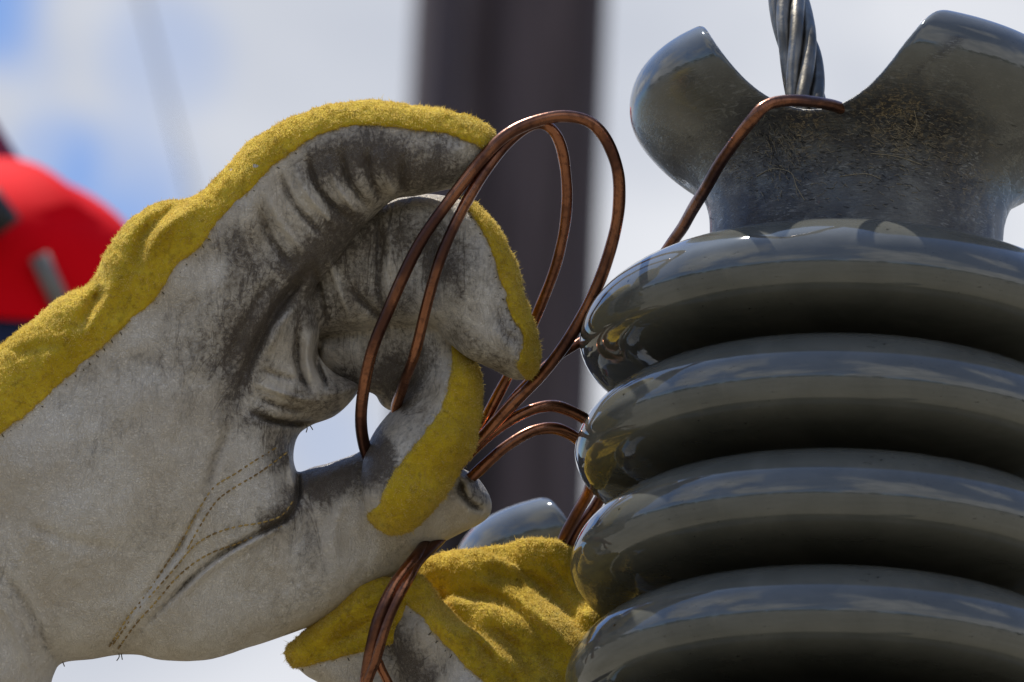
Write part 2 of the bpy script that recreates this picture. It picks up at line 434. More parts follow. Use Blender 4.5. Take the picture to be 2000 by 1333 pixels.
def head_mesh():
    h = 5.0
    ax = np.arange(-490, 491, h); zx = np.arange(60, 700, h)
    X, Y = np.meshgrid(ax, ax, indexing='ij'); Rr = np.hypot(X, Y)[:, :, None]; Z = zx[None, None, :]
    prof = catmull([(-260, 60), (0, 60), (275, 60), (287, 130), (288, 190), (292, 240), (308, 285), (340, 322), (382, 350), (422, 386), (450, 424), (456, 460), (447, 496), (418, 529), (364, 551),
                    (290, 563), (120, 571), (-120, 571), (-290, 563), (-260, 300)], 4, True)
    rr = np.arange(0, 700, 4.0); U, W = np.meshgrid(rr, zx, indexing='ij'); sd = sd_poly(U, W, prof)
    i = np.clip(Rr / 4.0, 0, len(rr) - 2); i0 = i.astype(int); fr = i - i0
    zi = np.broadcast_to(np.arange(len(zx))[None, None, :], (len(ax), len(ax), len(zx))); i0b = np.broadcast_to(i0, zi.shape)
    B = sd[i0b, zi] * (1 - fr) + sd[i0b + 1, zi] * fr
    # the saddle groove, a rounded V cut across the top
    th = R_(GROOVE); gx = X * math.cos(th) + Y * math.sin(th) - GOFF
    fz = GZ + .0025 * gx ** 2 + 2.2e-8 * gx ** 4; slope = np.sqrt(1 + (.0050 * gx + 8.8e-8 * gx ** 3) ** 2)
    G = (fz[:, :, None] - Z) / slope[:, :, None]
    Fd = smax(B, -G, 16)
    V, Q = surface_net(Fd.astype(np.float32), (-490, -490, 60), h); V = relax(V, Q, 2)
    a = V[:, 0]; z = V[:, 2]; ang = np.arctan2(V[:, 1], V[:, 0])
    rub = np.clip((z - 60) / 60, .6, 1) * np.clip(1 - (z - 330) / 110, 0, 1)
    rub *= np.clip(.75 + 1.3 * (vnoise(ang * 300, z, 90, 3) - .3), 0, 1)
    rub = np.maximum(rub, .75 * np.clip(1 - np.abs(z - (GZ + .0031 * (a - GOFF) ** 2)) / 30, 0, 1) * (np.abs(a - GOFF) < 260) * (vnoise(a, z, 40, 9) > .55))
    lic = np.exp(-(((a - 60) / 90) ** 2 + ((z - 325) / 45) ** 2)) + .9 * np.exp(-(((a + 120) / 40) ** 2 + ((z - 310) / 60) ** 2))
    lic += .5 * np.exp(-(((a - 210) / 60) ** 2 + ((z - 250) / 90) ** 2))
    return V * PX, Q, dict(rubbed=rub, lichen=np.clip(lic, 0, 1))
GROOVE, GOFF, GZ = -11.0, -36.0, 339.0
hv, hf, hat = head_mesh(); sv, sf = shed_mesh()
def put_insulator(label, org, scale=1.0, rotz=0.0, src=None):
    """org: world point on the axis at the height of the top shed's widest edge"""
    root = thing('insulator', org, label, 'insulator', 'grey porcelain insulators with saddle tops')
    z = Vector(org)
    if src is None:
        mesh('saddle_head', hv + np.array(org), hf, M['glaze_rubbed'], root, attrs=hat)
        s0 = mesh('shed', sv + np.array(org), sf, M['glaze'], root)
        for k in range(1, NSH):
            s = s0.copy(); C.objects.link(s); s.parent = root; s.location = (0, 0, -k * SH_S * PX)
        zb = -((NSH - 1) * SH_S + 139) * PX
        v, f = lathe(np.array([(0.001, zb - .08), (.05, zb - .08), (.055, zb - .07), (.055, zb + .004), (.02, zb + .006), (.001, zb + .006)])[:, :] )
        mesh('metal_base', v + np.array(org), f, M['steel'], root)
    else:
        for ch in src.children:
            c = ch.copy(); C.objects.link(c); c.parent = root
    root.scale = (scale,) * 3; root.rotation_euler = (0, 0, rotz)
    return root
AX = P(1667, 650, -30)
ins1 = put_insulator('large glossy grey ribbed porcelain insulator with stranded cable and copper wire on its saddle top', AX)
sc2 = .95
ins2 = put_insulator('small far insulator ear just showing above the lower yellow glove', P(1266, 1512, -1180), sc2, R_(14), ins1)
# fine straw and threads stuck to the rubbed neck of the large insulator
from mathutils.bvhtree import BVHTree
bvh = BVHTree.FromPolygons([tuple(q) for q in (hv + AX)], [tuple(q) for q in hf.tolist()])
def on_head(px, py):
    d = (PV(px, py, 0) - Vector(CAM)).normalized(); h_ = bvh.ray_cast(Vector(CAM), d)
    if h_[0] is None: return None
    nn = h_[1] if h_[1].dot(d) < 0 else -h_[1]
    return np.array(h_[0] + nn * (1.0 * PX))
def hair(pts, rad):
    q = [on_head(*p) for p in catmull(pts, 5)]
    return None if any(x is None for x in q) else tube(q, rad * PX, 4)
parts, dark = [], []
for _ in range(900):
    k = random.random()
    if k < .30: cx, cy, sx, sy, an = 1530, 285, 26, 45, 1.2
    elif k < .65: cx, cy, sx, sy, an = 1760, 268, 62, 28, .25
    else: cx, cy, sx, sy, an = 1690, 320, 130, 45, .1
    x, y = random.gauss(cx, sx), random.gauss(cy, sy); an += random.gauss(0, .45); l = random.uniform(4, 13)
    if y < 222: continue
    dx, dy = math.cos(an) * l, math.sin(an) * l; w_ = random.gauss(0, 1.5)
    t_ = hair([(x, y), (x + dx * .5 - dy * .02 * w_, y + dy * .5 + dx * .02 * w_), (x + dx, y + dy)], random.uniform(.28, .5))
    if t_: (parts if random.random() < .5 else dark).append(t_)
for pts in ([(1478, 345), (1510, 330), (1545, 338), (1556, 365), (1572, 392)], [(1640, 345), (1690, 340), (1720, 350)], [(1785, 215), (1790, 240), (1783, 262)], [(1700, 300), (1752, 306), (1800, 322)]):
    t_ = hair(pts, .75)
    if t_: parts.append(t_)
for nm_, pp, mm in (('straw_debris', parts, 'straw'), ('dark_debris', dark, 'black_plastic')):
    v, f = merge(pp); tag(mesh(nm_, v, f, M[mm], ins1), kind='stuff')
# timber posts that carry them, below the picture
for k, (q, s) in enumerate(((AX, 1.0), (P(1266, 1512, -1180), sc2))):
    zt = q[2] - (((NSH - 1) * SH_S + 139) * PX + .0795) * s
    v, f = tube([(q[0], q[1], -.2), (q[0], q[1], zt * .5), (q[0], q[1], zt - .004), (q[0], q[1], zt - .001)], [.075 * s, .072 * s, .07 * s, .06 * s], 28)
    tag(mesh('timber_post', v, f, M['pole_wood']), ['round timber post carrying the large ribbed insulator', 'thinner timber post carrying the small far insulator'][k], 'post')

# ------------------------------------------------------------------ stranded cable and wires
def smooth_path(pts, n=10): return catmull(pts, n)
def to_world(p): return P(p[:, 0], p[:, 1], p[:, 2])
ctr = smooth_path([(1590, 300, 40), (1578, 225, 20), (1572, 170, -30), (1562, 100, -90), (1548, 40, -150), (1537, -20, -215), (1520, -120, -320), (1480, -300, -480)], 16)
cw = to_world(ctr)
cable = thing('stranded_cable', Vector(cw[0]), 'grey twisted metal cable rising from the saddle of the large insulator', 'cable')
T = np.gradient(cw, axis=0); T /= np.linalg.norm(T, axis=1)[:, None]
L = np.concatenate([[0], np.cumsum(np.linalg.norm(np.diff(cw, axis=0), axis=1))])
a0 = np.cross(T, right); a0 /= np.linalg.norm(a0, axis=1)[:, None]; b0 = np.cross(T, a0)
v, f = tube(cw, 15 * PX, 10); mesh('core_strand', v, f, M['aluminium'], cable)
for k in range(6):
    ph = 2 * math.pi * (k / 6) + L / PX / 140.0
    q = cw + 27.5 * PX * (a0 * np.cos(ph)[:, None] + b0 * np.sin(ph)[:, None])
    v, f = tube(q, 14.6 * PX, 14); mesh('strand', v, f, M['aluminium'], cable)

def wire(pts, r, label, n=12):
    p = smooth_path(pts, n); k = np.arange(len(p)); sd = len(label) % 17
    p = p + 2.6 * np.stack([vnoise(k, k * 0 + 3 * i, 9.0, sd + i) - .5 for i in range(3)], 1)      # small kinks left by handling
    w = to_world(p); r = r * (1 + .10 * (vnoise(k, k * 0, 6.0, sd + 7) - .5))
    v, f = tube(w, r * PX, 14)
    o = mesh('copper_wire', v, f, M['copper'])
    return tag(o, label, 'wire', 'bent copper tie wires')
wire([(1180, 690, -230), (1250, 570, -130), (1310, 478, -30), (1345, 425, 60), (1385, 355, 190), (1430, 285, 295), (1470, 232, 345), (1505, 203, 335), (1560, 197, 300), (1608, 202, 235), (1645, 213, 180), (1685, 234, 120), (1720, 260, 60)],
     11.5, 'copper wire bent over the stranded cable in the insulator saddle', 14)
wire([(790, 960, -20), (735, 915, -10), (712, 870, 20), (706, 800, 70), (725, 690, 110), (768, 585, 125), (818, 480, 130), (875, 396, 120), (930, 325, 105), (985, 268, 90), (1045, 238, 75), (1105, 227, 60),
      (1158, 243, 50), (1192, 290, 40), (1209, 355, 30), (1203, 440, 20), (1172, 545, 10), (1128, 635, 0), (1068, 722, -10), (1000, 792, -20), (945, 850, -30), (880, 915, -45), (830, 970, -60)],
     12, 'outermost copper wire loop reaching right from the upper glove fingertips')
wire([(790, 850, -60), (775, 800, -30), (788, 755, 30), (810, 690, 95), (835, 590, 122), (862, 500, 125), (898, 420, 115), (940, 345, 95), (985, 285, 70), (1030, 248, 55), (1066, 245, 45),
      (1092, 275, 35), (1106, 340, 20), (1106, 420, 5), (1088, 510, -20), (1055, 600, -45), (1015, 690, -60), (975, 770, -65), (930, 850, -65), (860, 940, -70)],
     11, 'inner copper wire loop close against the upper glove fingertips')
wire([(1230, 560, -120), (1150, 655, -90), (1085, 700, -70), (1030, 750, -60), (985, 800, -55), (935, 865, -50), (880, 930, -60)],
     9.5, 'thin bright copper wire behind the big loop running to the insulator edge')
wire([(830, 975, -60), (880, 925, -50), (935, 868, -40), (990, 826, -40), (1050, 798, -50), (1098, 797, -70), (1146, 822, -100), (1180, 860, -150), (1190, 930, -220), (1165, 985, -250), (1130, 1040, -270), (1100, 1110, -280), (1080, 1200, -300)],
     11.5, 'upper of two copper wires arching from the thumb to the insulator ribs')
wire([(850, 1000, -60), (900, 952, -50), (940, 915, -40), (990, 872, -40), (1045, 842, -50), (1095, 840, -70), (1136, 866, -110), (1158, 905, -160), (1150, 960, -210), (1122, 1010, -240), (1098, 1065, -260), (1080, 1130, -280), (1070, 1200, -300)],
     11.5, 'lower of two copper wires arching from the thumb to the insulator ribs')
wire([(900, 960, -90), (850, 1040, -60), (812, 1088, 30), (772, 1140, 80), (742, 1200, 105), (724, 1265, 110), (712, 1335, 105), (700, 1430, 90)],
     11.5, 'left copper wire hanging below the thumb over the lower glove')
wire([(915, 970, -90), (866, 1045, -60), (824, 1090, 20), (794, 1136, 75), (766, 1190, 100), (746, 1245, 112), (733, 1290, 112), (716, 1345, 108), (712, 1430, 92)],
     11, 'right copper wire hanging below the thumb over the lower glove')
wire([(790, 1130, 40), (757, 1200, 82), (735, 1270, 90), (742, 1300, 88), (760, 1340, 85), (800, 1420, 70)],
     9, 'short copper wire splaying right at the bottom edge under the lower bundle')

# ------------------------------------------------------------------ gloves
def build_glove(root, blobs, box, h, kcream, disp, grime_shade, nap_n, seam_ticks=True):
    (u0, u1), (v0, v1), (w0, w1) = box
    ug, vg, wg = np.arange(u0, u1, h), np.arange(v0, v1, h), np.arange(w0, w1, h)
    U, V = np.meshgrid(ug, vg, indexing='ij'); Wz = wg[None, None, :].astype(np.float32)
    dsp = disp(U, V)
    groups = {}; yel = None
    for b in blobs:
        poly = catmull(b['poly'], 5, True); d2 = sd_poly(U, V, poly)
        cp = np.array(b['w'], float)
        wt = [1 / (((U - c[0]) ** 2 + (V - c[1]) ** 2) + 40 ** 2) ** 1.5 for c in cp]
        wc = sum(w_ * c[2] for w_, c in zip(wt, cp)) / sum(wt)
        Rr = b['R']; q = (d2 + Rr)
        q = np.where(q > 0, q, 0).astype(np.float32)[:, :, None]; dz = (Wz - wc[:, :, None].astype(np.float32)) * b.get('kz', 1.0)
        Fb = np.sqrt(q * q + dz * dz) - Rr
        # interior crown so wide areas are domed, not flat
        crown = b.get('crown', 14) * np.clip(-(d2 + Rr) / (1.2 * Rr), 0, 1)
        front = np.clip(dz / 40 + .3, 0, 1)
        Fb = Fb - (dsp + crown)[:, :, None].astype(np.float32) * front
        gi = b.get('grp', 0)
        groups[gi] = Fb if gi not in groups else smin(groups[gi], Fb, b.get('k', kcream))
        if 'yellow' in b:
            if b['yellow'] == 'all': g = np.full(U.shape, -50.0)
            else: g = sd_poly(U, V, catmull(b['yellow'], 4, True) )
            g = g + 3.5 * (vnoise(U, V, 14, 5) - .5)
            g3 = smin(np.broadcast_to(g[:, :, None], Fb.shape).astype(np.float32), dz + b.get('back', 42), 12)
            Yb = smax(Fb - 7, g3, 8)
            yel = Yb if yel is None else smin(yel, Yb, b.get('ky', 10))
        elif yel is not None:
            yel = smax(yel, -Fb - 2, 6)      # a later all-leather piece covers the suede under it
    cream = None
    for gi in sorted(groups): cream = groups[gi] if cream is None else smin(cream, groups[gi], 5)
    org = (u0, v0, w0)
    # leather
    Vt, Q = surface_net(cream.astype(np.float32), org, h); Vt = relax(Vt, Q, 2, .4)
    Q = Q[:, ::-1]
    dd_ = disp(Vt[:, 0], Vt[:, 1])
    gr = np.clip(grime_shade(Vt[:, 0], Vt[:, 1]) + .55 * np.clip(-dd_ / 14, -.25, .8), 0, 1.2)      # dirt settles in the folds
    mesh('palm_leather', P(Vt[:, 0], Vt[:, 1], Vt[:, 2]), Q, M['leather'], root, attrs=dict(grime_shade=gr))
    # suede
    lump = (vnoise(U, V, 9, 21) - .5) * 3.2 + (vnoise(U, V, 40, 22) - .5) * 6
    yf = (yel - lump[:, :, None]).astype(np.float32)
    Vy, Qy = surface_net(yf, org, h); Vy = relax(Vy, Qy, 1, .4); Qy = Qy[:, ::-1]
    Wy = P(Vy[:, 0], Vy[:, 1], Vy[:, 2])
    so = mesh('suede_back', Wy, Qy, M['suede'], root)
    # short fibres standing off the suede
    gx = [np.clip(((Vy[:, i] - org[i]) / h).astype(int), 1, yf.shape[i] - 2) for i in range(3)]
    Nn = np.stack([yf[gx[0] + 1, gx[1], gx[2]] - yf[gx[0] - 1, gx[1], gx[2]], yf[gx[0], gx[1] + 1, gx[2]] - yf[gx[0], gx[1] - 1, gx[2]],
                   yf[gx[0], gx[1], gx[2] + 1] - yf[gx[0], gx[1], gx[2] - 1]], 1)
    Nn /= np.linalg.norm(Nn, axis=1)[:, None] + 1e-9
    # only where the surface is outermost (not inside the leather) and faces somewhat forward
    vis = (cream[gx[0], gx[1], gx[2]] > -16) & (Nn[:, 2] > -.55)
    cand = np.flatnonzero(vis & (Vy[:, 0] > -20) & (Vy[:, 1] < 1345))
    pick = rng.choice(cand, nap_n)
    base_ = Vy[pick] + rng.uniform(-h / 2, h / 2, (nap_n, 3)) - Nn[pick] * 2
    clump = np.stack([vnoise(base_[:, 0], base_[:, 1], 11, 40 + i) - .5 for i in range(3)], 1)
    dr = Nn[pick] + clump * 2.2 + rng.normal(size=(nap_n, 3)) * .35 + np.array([.15, -.1, 0])
    dr /= np.linalg.norm(dr, axis=1)[:, None]
    ln = rng.gamma(2.6, .85, nap_n)[:, None] + 1.3
    sd = np.cross(dr, rng.normal(size=(nap_n, 3))); sd /= np.linalg.norm(sd, axis=1)[:, None]
    wd = rng.uniform(.4, .85, nap_n)[:, None]
    bend = rng.normal(size=(nap_n, 3)) * .3
    p0, p1 = base_ - sd * wd, base_ + sd * wd; m0 = base_ + dr * ln * .55 - sd * wd * .7; m1 = base_ + dr * ln * .55 + sd * wd * .7
    tp = base_ + (dr + bend) * ln
    VV = np.stack([p0, p1, m1, m0, tp - sd * .2 * wd, tp + sd * .2 * wd], 1).reshape(-1, 3)
    k = np.arange(nap_n) * 6
    FF = np.concatenate([np.stack([k, k + 1, k + 2, k + 3], 1), np.stack([k + 3, k + 2, k + 5, k + 4], 1)])
    tone = np.repeat(rng.random(nap_n) * .7 + .6 * vnoise(base_[:, 0], base_[:, 1], 60, 77) - .1, 6)
    nm = mesh('suede_nap', P(VV[:, 0], VV[:, 1], VV[:, 2]), FF, M['nap'], so, smooth=False, attrs=dict(tone=tone))
    tag(nm, kind='stuff')
    front_ = wg[0] + h * (yf.shape[2] - 1 - np.argmax((cream < 0)[:, :, ::-1], axis=2))
    def topw(u, v):
        i = np.clip(((np.asarray(u) - u0) / h).astype(int), 0, len(ug) - 1); j = np.clip(((np.asarray(v) - v0) / h).astype(int), 0, len(vg) - 1)
        return front_[i, j] + h * .35
    return topw
def stitches(root, topw, lines, name, m, length, gap, rad, wob=0, cross=False):
    parts = []
    for ln in lines:
        p = catmull(ln, 12); L_ = np.concatenate([[0], np.cumsum(np.hypot(*np.diff(p, axis=0).T))]); s = 0
        while s + length < L_[-1]:
            a = np.array([np.interp(s, L_, p[:, i]) for i in range(2)]); b = np.array([np.interp(s + length, L_, p[:, i]) for i in range(2)])
            if cross:
                d = (b - a) / np.linalg.norm(b - a); nn = np.array([-d[1], d[0]]); l2 = random.uniform(4, 10); a, b = a - nn * l2 * .5, a + nn * l2 * .5 + d * random.uniform(-3, 3)
            c = (a + b) / 2
            pts = np.array([(*a, float(topw(*a)) - 1), (*c, float(topw(*c)) + rad * .9), (*b, float(topw(*b)) - 1)])
            parts.append(tube(P(pts[:, 0], pts[:, 1], pts[:, 2]), np.array([.7, 1, .7]) * rad * PX, 6))
            s += length + gap * random.uniform(.7, 1.3)
    v, f = merge(parts); o = mesh(name, v, f, m, root); tag(o, kind='stuff')

# upper glove ------------------------------------------------------
PALM = [(-170, 780), (-60, 716), (0, 682), (60, 634), (120, 588), (186, 554), (210, 502), (245, 447), (290, 410), (340, 396), (388, 388), (425, 358), (456, 322), (510, 290), (550, 330), (575, 400),
        (595, 480), (606, 560), (624, 640), (622, 690), (650, 728), (700, 752), (692, 776), (655, 812), (612, 830), (584, 850), (574, 890), (582, 932), (610, 1000), (570, 1100), (490, 1200), (430, 1270),
        (330, 1281), (240, 1278), (180, 1288), (122, 1296), (104, 1322), (80, 1380), (-40, 1440), (-170, 1320)]
FA = [(400, 440), (430, 356), (458, 318), (494, 281), (542, 252), (602, 226), (680, 207), (760, 206), (840, 216), (900, 228), (945, 246), (966, 272), (962, 300), (950, 326), (932, 344), (900, 364), (860, 374), (812, 384),
      (772, 390), (744, 412), (700, 455), (650, 520), (580, 590), (480, 580)]
FB = [(560, 590), (610, 480), (680, 418), (738, 394), (790, 380), (842, 379), (892, 388), (930, 408), (970, 450), (1002, 522), (1026, 600), (1046, 670), (1052, 708), (1040, 732), (1010, 744), (960, 722),
      (906, 694), (866, 660), (846, 640), (790, 636), (720, 645), (640, 655), (590, 650)]
FC = [(600, 660), (650, 640), (720, 610), (800, 590), (862, 610), (900, 684), (932, 730), (938, 790), (926, 860), (888, 930), (848, 985), (808, 1024), (770, 1037), (738, 1022), (712, 985), (706, 920), (726, 852),
      (768, 796), (800, 750), (770, 762), (735, 766), (700, 762), (640, 735), (605, 705)]
FC2 = [(690, 690), (740, 650), (800, 660), (830, 720), (800, 800), (770, 805), (745, 792), (730, 765)]
TH = [(380, 1150), (470, 1020), (560, 960), (584, 932), (604, 914), (642, 904), (690, 888), (740, 866), (800, 878), (860, 900), (906, 916), (936, 936), (958, 974), (957, 1004), (935, 1024), (895, 1044), (820, 1084),
      (740, 1148), (640, 1208), (540, 1248), (430, 1274), (330, 1280), (300, 1250)]
Y_TOP = [(-200, 930), (-60, 880), (0, 846), (50, 812), (122, 748), (178, 698), (236, 640), (290, 600), (332, 540), (390, 478), (440, 420), (490, 368), (540, 322), (590, 280), (640, 258), (700, 246), (760, 246),
         (830, 256), (880, 264), (930, 282), (958, 300), (1020, 300), (1000, 150), (600, 100), (200, 200), (-200, 500)]
Y_B = [(905, 380), (925, 425), (958, 488), (980, 560), (1000, 620), (1022, 655), (1012, 700), (1022, 738), (1080, 780), (1120, 600), (1000, 380)]
Y_C = [(872, 640), (884, 690), (878, 745), (860, 800), (820, 860), (778, 910), (756, 950), (740, 985), (712, 1022), (760, 1080), (900, 1040), (1000, 850), (980, 700), (900, 600)]
def disp_up(U, V):
    d = (vnoise(U, V, 150, 1) - .5) * 14 + (vnoise(U, V, 55, 2) - .5) * 5 + (vnoise(U, V, 24, 3) - .5) * 1.6
    s = lambda pts, w, a, t=.3: stroke(U, V, pts, w, a, t)
    # finger-bend wrinkles of the top finger
    for p, w, a in (([(545, 335), (575, 400), (640, 470)], 7, -9), ([(575, 318), (600, 380), (665, 450)], 6, 7), ([(600, 300), (622, 370), (690, 440)], 7, -11), ([(640, 300), (655, 360), (705, 425)], 6, 7),
                    ([(665, 290), (680, 350), (722, 410)], 7, -10), ([(715, 290), (722, 340), (745, 395)], 8, -9), ([(745, 285), (750, 335), (770, 385)], 7, 6), ([(520, 360), (545, 430), (600, 500)], 8, 7),
                    ([(505, 400), (530, 470), (580, 530)], 8, -8), ([(790, 300), (785, 345), (795, 380)], 8, -6),
                    # middle finger
                    ([(610, 520), (625, 570), (640, 640)], 6, -7), ([(640, 500), (660, 560), (690, 640)], 6, 6), ([(735, 415), (742, 480), (738, 560), (750, 620)], 7, -9), ([(750, 410), (762, 480), (758, 560), (775, 625)], 6, 6),
                    ([(680, 560), (720, 600), (770, 640)], 8, -7), ([(850, 420), (838, 520), (850, 610)], 12, -7), ([(975, 600), (985, 650), (1018, 670)], 8, -5),
                    # palm lines and finger roots
                    ([(455, 800), (490, 700), (530, 620), (575, 560), (620, 510)], 11, -16), ([(430, 740), (465, 660), (500, 590), (540, 540)], 12, -6), ([(520, 700), (545, 640), (585, 590)], 9, 9),
                    ([(586, 620), (578, 690), (590, 740), (612, 770)], 7, -13), ([(606, 640), (600, 700), (612, 745)], 8, 10), ([(628, 660), (618, 705), (632, 740), (640, 760)], 6, -12),
                    ([(490, 745), (540, 765), (590, 780), (640, 785)], 6, 7), ([(500, 775), (550, 795), (600, 806)], 6, -7), ([(480, 800), (530, 822), (580, 828), (620, 822)], 6, -13),
                    ([(505, 720), (545, 735), (590, 745)], 6, -6), ([(400, 980), (420, 900), (450, 830)], 10, -8),
                    ([(582, 934), (584, 970), (560, 1012), (500, 1045), (430, 1085), (380, 1125), (310, 1195), (230, 1280)], 6, -11), ([(560, 1020), (500, 1054), (430, 1096), (380, 1138), (320, 1195)], 8, 7),
                    ([(420, 955), (385, 1005), (352, 1066), (318, 1115), (247, 1212), (205, 1275)], 5, -5), ([(400, 1010), (372, 1064), (336, 1114), (300, 1158), (240, 1240)], 9, 6),
                    ([(566, 880), (566, 920), (578, 970)], 5, 6), ([(580, 890), (582, 940), (580, 985)], 4, -13),
                    # thumb
                    ([(905, 935), (900, 960), (920, 985), (950, 1000)], 7, -12), ([(890, 925), (910, 945), (915, 965)], 6, 8), ([(620, 930), (605, 1000), (620, 1080), (600, 1160)], 16, -2), ([(680, 960), (650, 1040), (665, 1120)], 14, 6),
                    ([(700, 1000), (720, 1060), (700, 1140)], 12, -2), ([(30, 1020), (150, 1060), (260, 1080)], 14, -4), ([(0, 1110), (60, 1200), (110, 1300)], 9, -6), ([(-20, 1150), (30, 1230), (60, 1330)], 9, 6)):
        d = d + s(p, w * .9, a * 1.5)
    # folds of the suede at the knuckles
    for p, w, a in (([(396, 392), (340, 428), (304, 468), (290, 530)], 12, 16), ([(372, 398), (318, 428), (278, 470), (262, 540)], 14, -18), ([(205, 560), (180, 600), (150, 650)], 12, -18), ([(225, 520), (210, 580), (170, 640), (140, 690)], 14, 14),
                    ([(20, 700), (70, 680), (150, 670)], 12, -10), ([(60, 760), (100, 690), (150, 640)], 18, 8)):
        d = d + s(p, w, a)
    return d
def grime_shade_up(u, v):  # leather dirt, with shade painted dark under the top finger and between fingers
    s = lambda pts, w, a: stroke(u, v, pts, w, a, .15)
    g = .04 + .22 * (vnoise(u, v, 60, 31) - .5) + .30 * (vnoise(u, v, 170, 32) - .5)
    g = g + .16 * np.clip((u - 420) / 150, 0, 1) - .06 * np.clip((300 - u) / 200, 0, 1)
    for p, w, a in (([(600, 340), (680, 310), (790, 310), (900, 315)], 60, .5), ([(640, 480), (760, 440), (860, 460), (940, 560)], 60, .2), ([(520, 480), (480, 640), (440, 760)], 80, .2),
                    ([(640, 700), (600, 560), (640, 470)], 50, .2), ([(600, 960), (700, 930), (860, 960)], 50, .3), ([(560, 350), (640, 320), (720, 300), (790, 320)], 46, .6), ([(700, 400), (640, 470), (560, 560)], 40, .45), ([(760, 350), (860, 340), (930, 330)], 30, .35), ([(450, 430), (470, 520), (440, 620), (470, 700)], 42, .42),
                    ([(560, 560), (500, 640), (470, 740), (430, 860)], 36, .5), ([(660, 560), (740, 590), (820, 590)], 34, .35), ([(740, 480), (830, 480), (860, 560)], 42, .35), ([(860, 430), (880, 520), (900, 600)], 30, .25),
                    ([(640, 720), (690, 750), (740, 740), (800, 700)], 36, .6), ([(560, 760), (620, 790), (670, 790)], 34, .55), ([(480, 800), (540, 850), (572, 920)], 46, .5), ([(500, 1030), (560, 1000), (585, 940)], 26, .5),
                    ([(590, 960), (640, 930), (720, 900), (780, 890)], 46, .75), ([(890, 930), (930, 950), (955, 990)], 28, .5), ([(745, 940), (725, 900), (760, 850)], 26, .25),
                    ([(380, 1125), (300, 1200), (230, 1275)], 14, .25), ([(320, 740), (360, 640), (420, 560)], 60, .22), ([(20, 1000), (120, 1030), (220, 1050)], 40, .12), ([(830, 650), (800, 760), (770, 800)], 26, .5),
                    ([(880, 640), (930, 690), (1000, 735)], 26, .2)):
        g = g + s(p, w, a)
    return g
g1 = thing('work_glove', PV(100, 1250, 0), 'upper cream leather work glove with yellow suede back pinching the copper wires', 'glove', 'yellow and cream leather work gloves')
upper = [dict(poly=PALM, R=112, w=[(0, 1000, 0), (300, 900, 5), (300, 1250, -20), (600, 750, -45), (600, 500, -25), (450, 350, 0), (100, 600, -10)], yellow=Y_TOP, back=55, crown=22),
         dict(poly=FC, R=66, w=[(620, 690, -130), (720, 690, -130), (800, 670, -110), (860, 680, -60), (910, 760, -5), (860, 880, 45), (770, 990, 75)], yellow=Y_C, grp=1, k=16, back=40),
         dict(poly=FC2, R=45, w=[(760, 720, -120)], grp=1, k=20),
         dict(poly=FB, R=84, w=[(600, 600, -85), (700, 500, -80), (840, 460, -50), (930, 560, 0), (1020, 710, 30)], yellow=Y_B, grp=2, back=44, ky=5),
         dict(poly=FA, R=86, w=[(450, 480, 0), (600, 360, 15), (750, 300, 25), (930, 300, 35)], yellow=Y_TOP, k=30, back=44),
         dict(poly=TH, R=88, w=[(400, 1150, -20), (550, 1100, -30), (700, 1010, -70), (930, 980, -72)], k=34)]
topw = build_glove(g1, upper, ((-176, 1084), (176, 1376), (-236, 190)), 4.0, 22, disp_up, grime_shade_up, 170000)
stitches(g1, topw, [[(539, 875), (495, 902), (462, 924), (418, 952), (385, 1001), (352, 1062), (319, 1111), (286, 1161), (247, 1210), (209, 1271)],
                    [(561, 884), (506, 924), (462, 950), (423, 979), (390, 1029), (365, 1075)],
                    [(572, 979), (550, 1007), (511, 1021), (462, 1029), (418, 1043), (379, 1067), (341, 1111), (302, 1155), (264, 1199), (220, 1260)],
                    [(575, 1000), (550, 1029), (506, 1045), (456, 1065), (418, 1078), (379, 1100), (341, 1133), (308, 1172), (264, 1221), (225, 1276)]],
         'stitching', M['thread'], 9.0, 3.6, 2.0)
seamA = [(0, 846), (50, 812), (122, 748), (178, 698), (236, 640), (290, 600), (332, 540), (390, 478), (440, 420), (490, 368), (540, 322), (590, 280)]
seamB = [(925, 425), (958, 488), (980, 560), (1000, 620), (1020, 655)]
seamC = [(884, 690), (878, 745), (860, 800), (820, 860), (778, 910), (756, 950), (740, 985)]
stitches(g1, topw, [[(a + 6, b + 6) for a, b in seamA], [(a - 5, b) for a, b in seamB], [(a - 5, b - 4) for a, b in seamC]], 'seam_stitch', M['dark_thread'], 4, 18, 1.1, cross=True)

parts = [tube(to_world(smooth_path(p, 5)), 1.1 * PX, 5) for p in ([(596, 826, 30), (600, 836, 36), (598, 845, 38)], [(229, 1268, 5), (233, 1282, 10), (228, 1291, 14)], [(236, 1272, 5), (238, 1284, 8), (239, 1289, 8)],
         [(962, 815, -30), (953, 828, -25), (968, 838, -22), (955, 850, -20)], [(606, 832, 20), (611, 840, 22)], [(122, 1292, 0), (126, 1302, 6)])]
v, f = merge(parts); tag(mesh('loose_thread', v, f, M['dark_thread'], g1), kind='stuff')
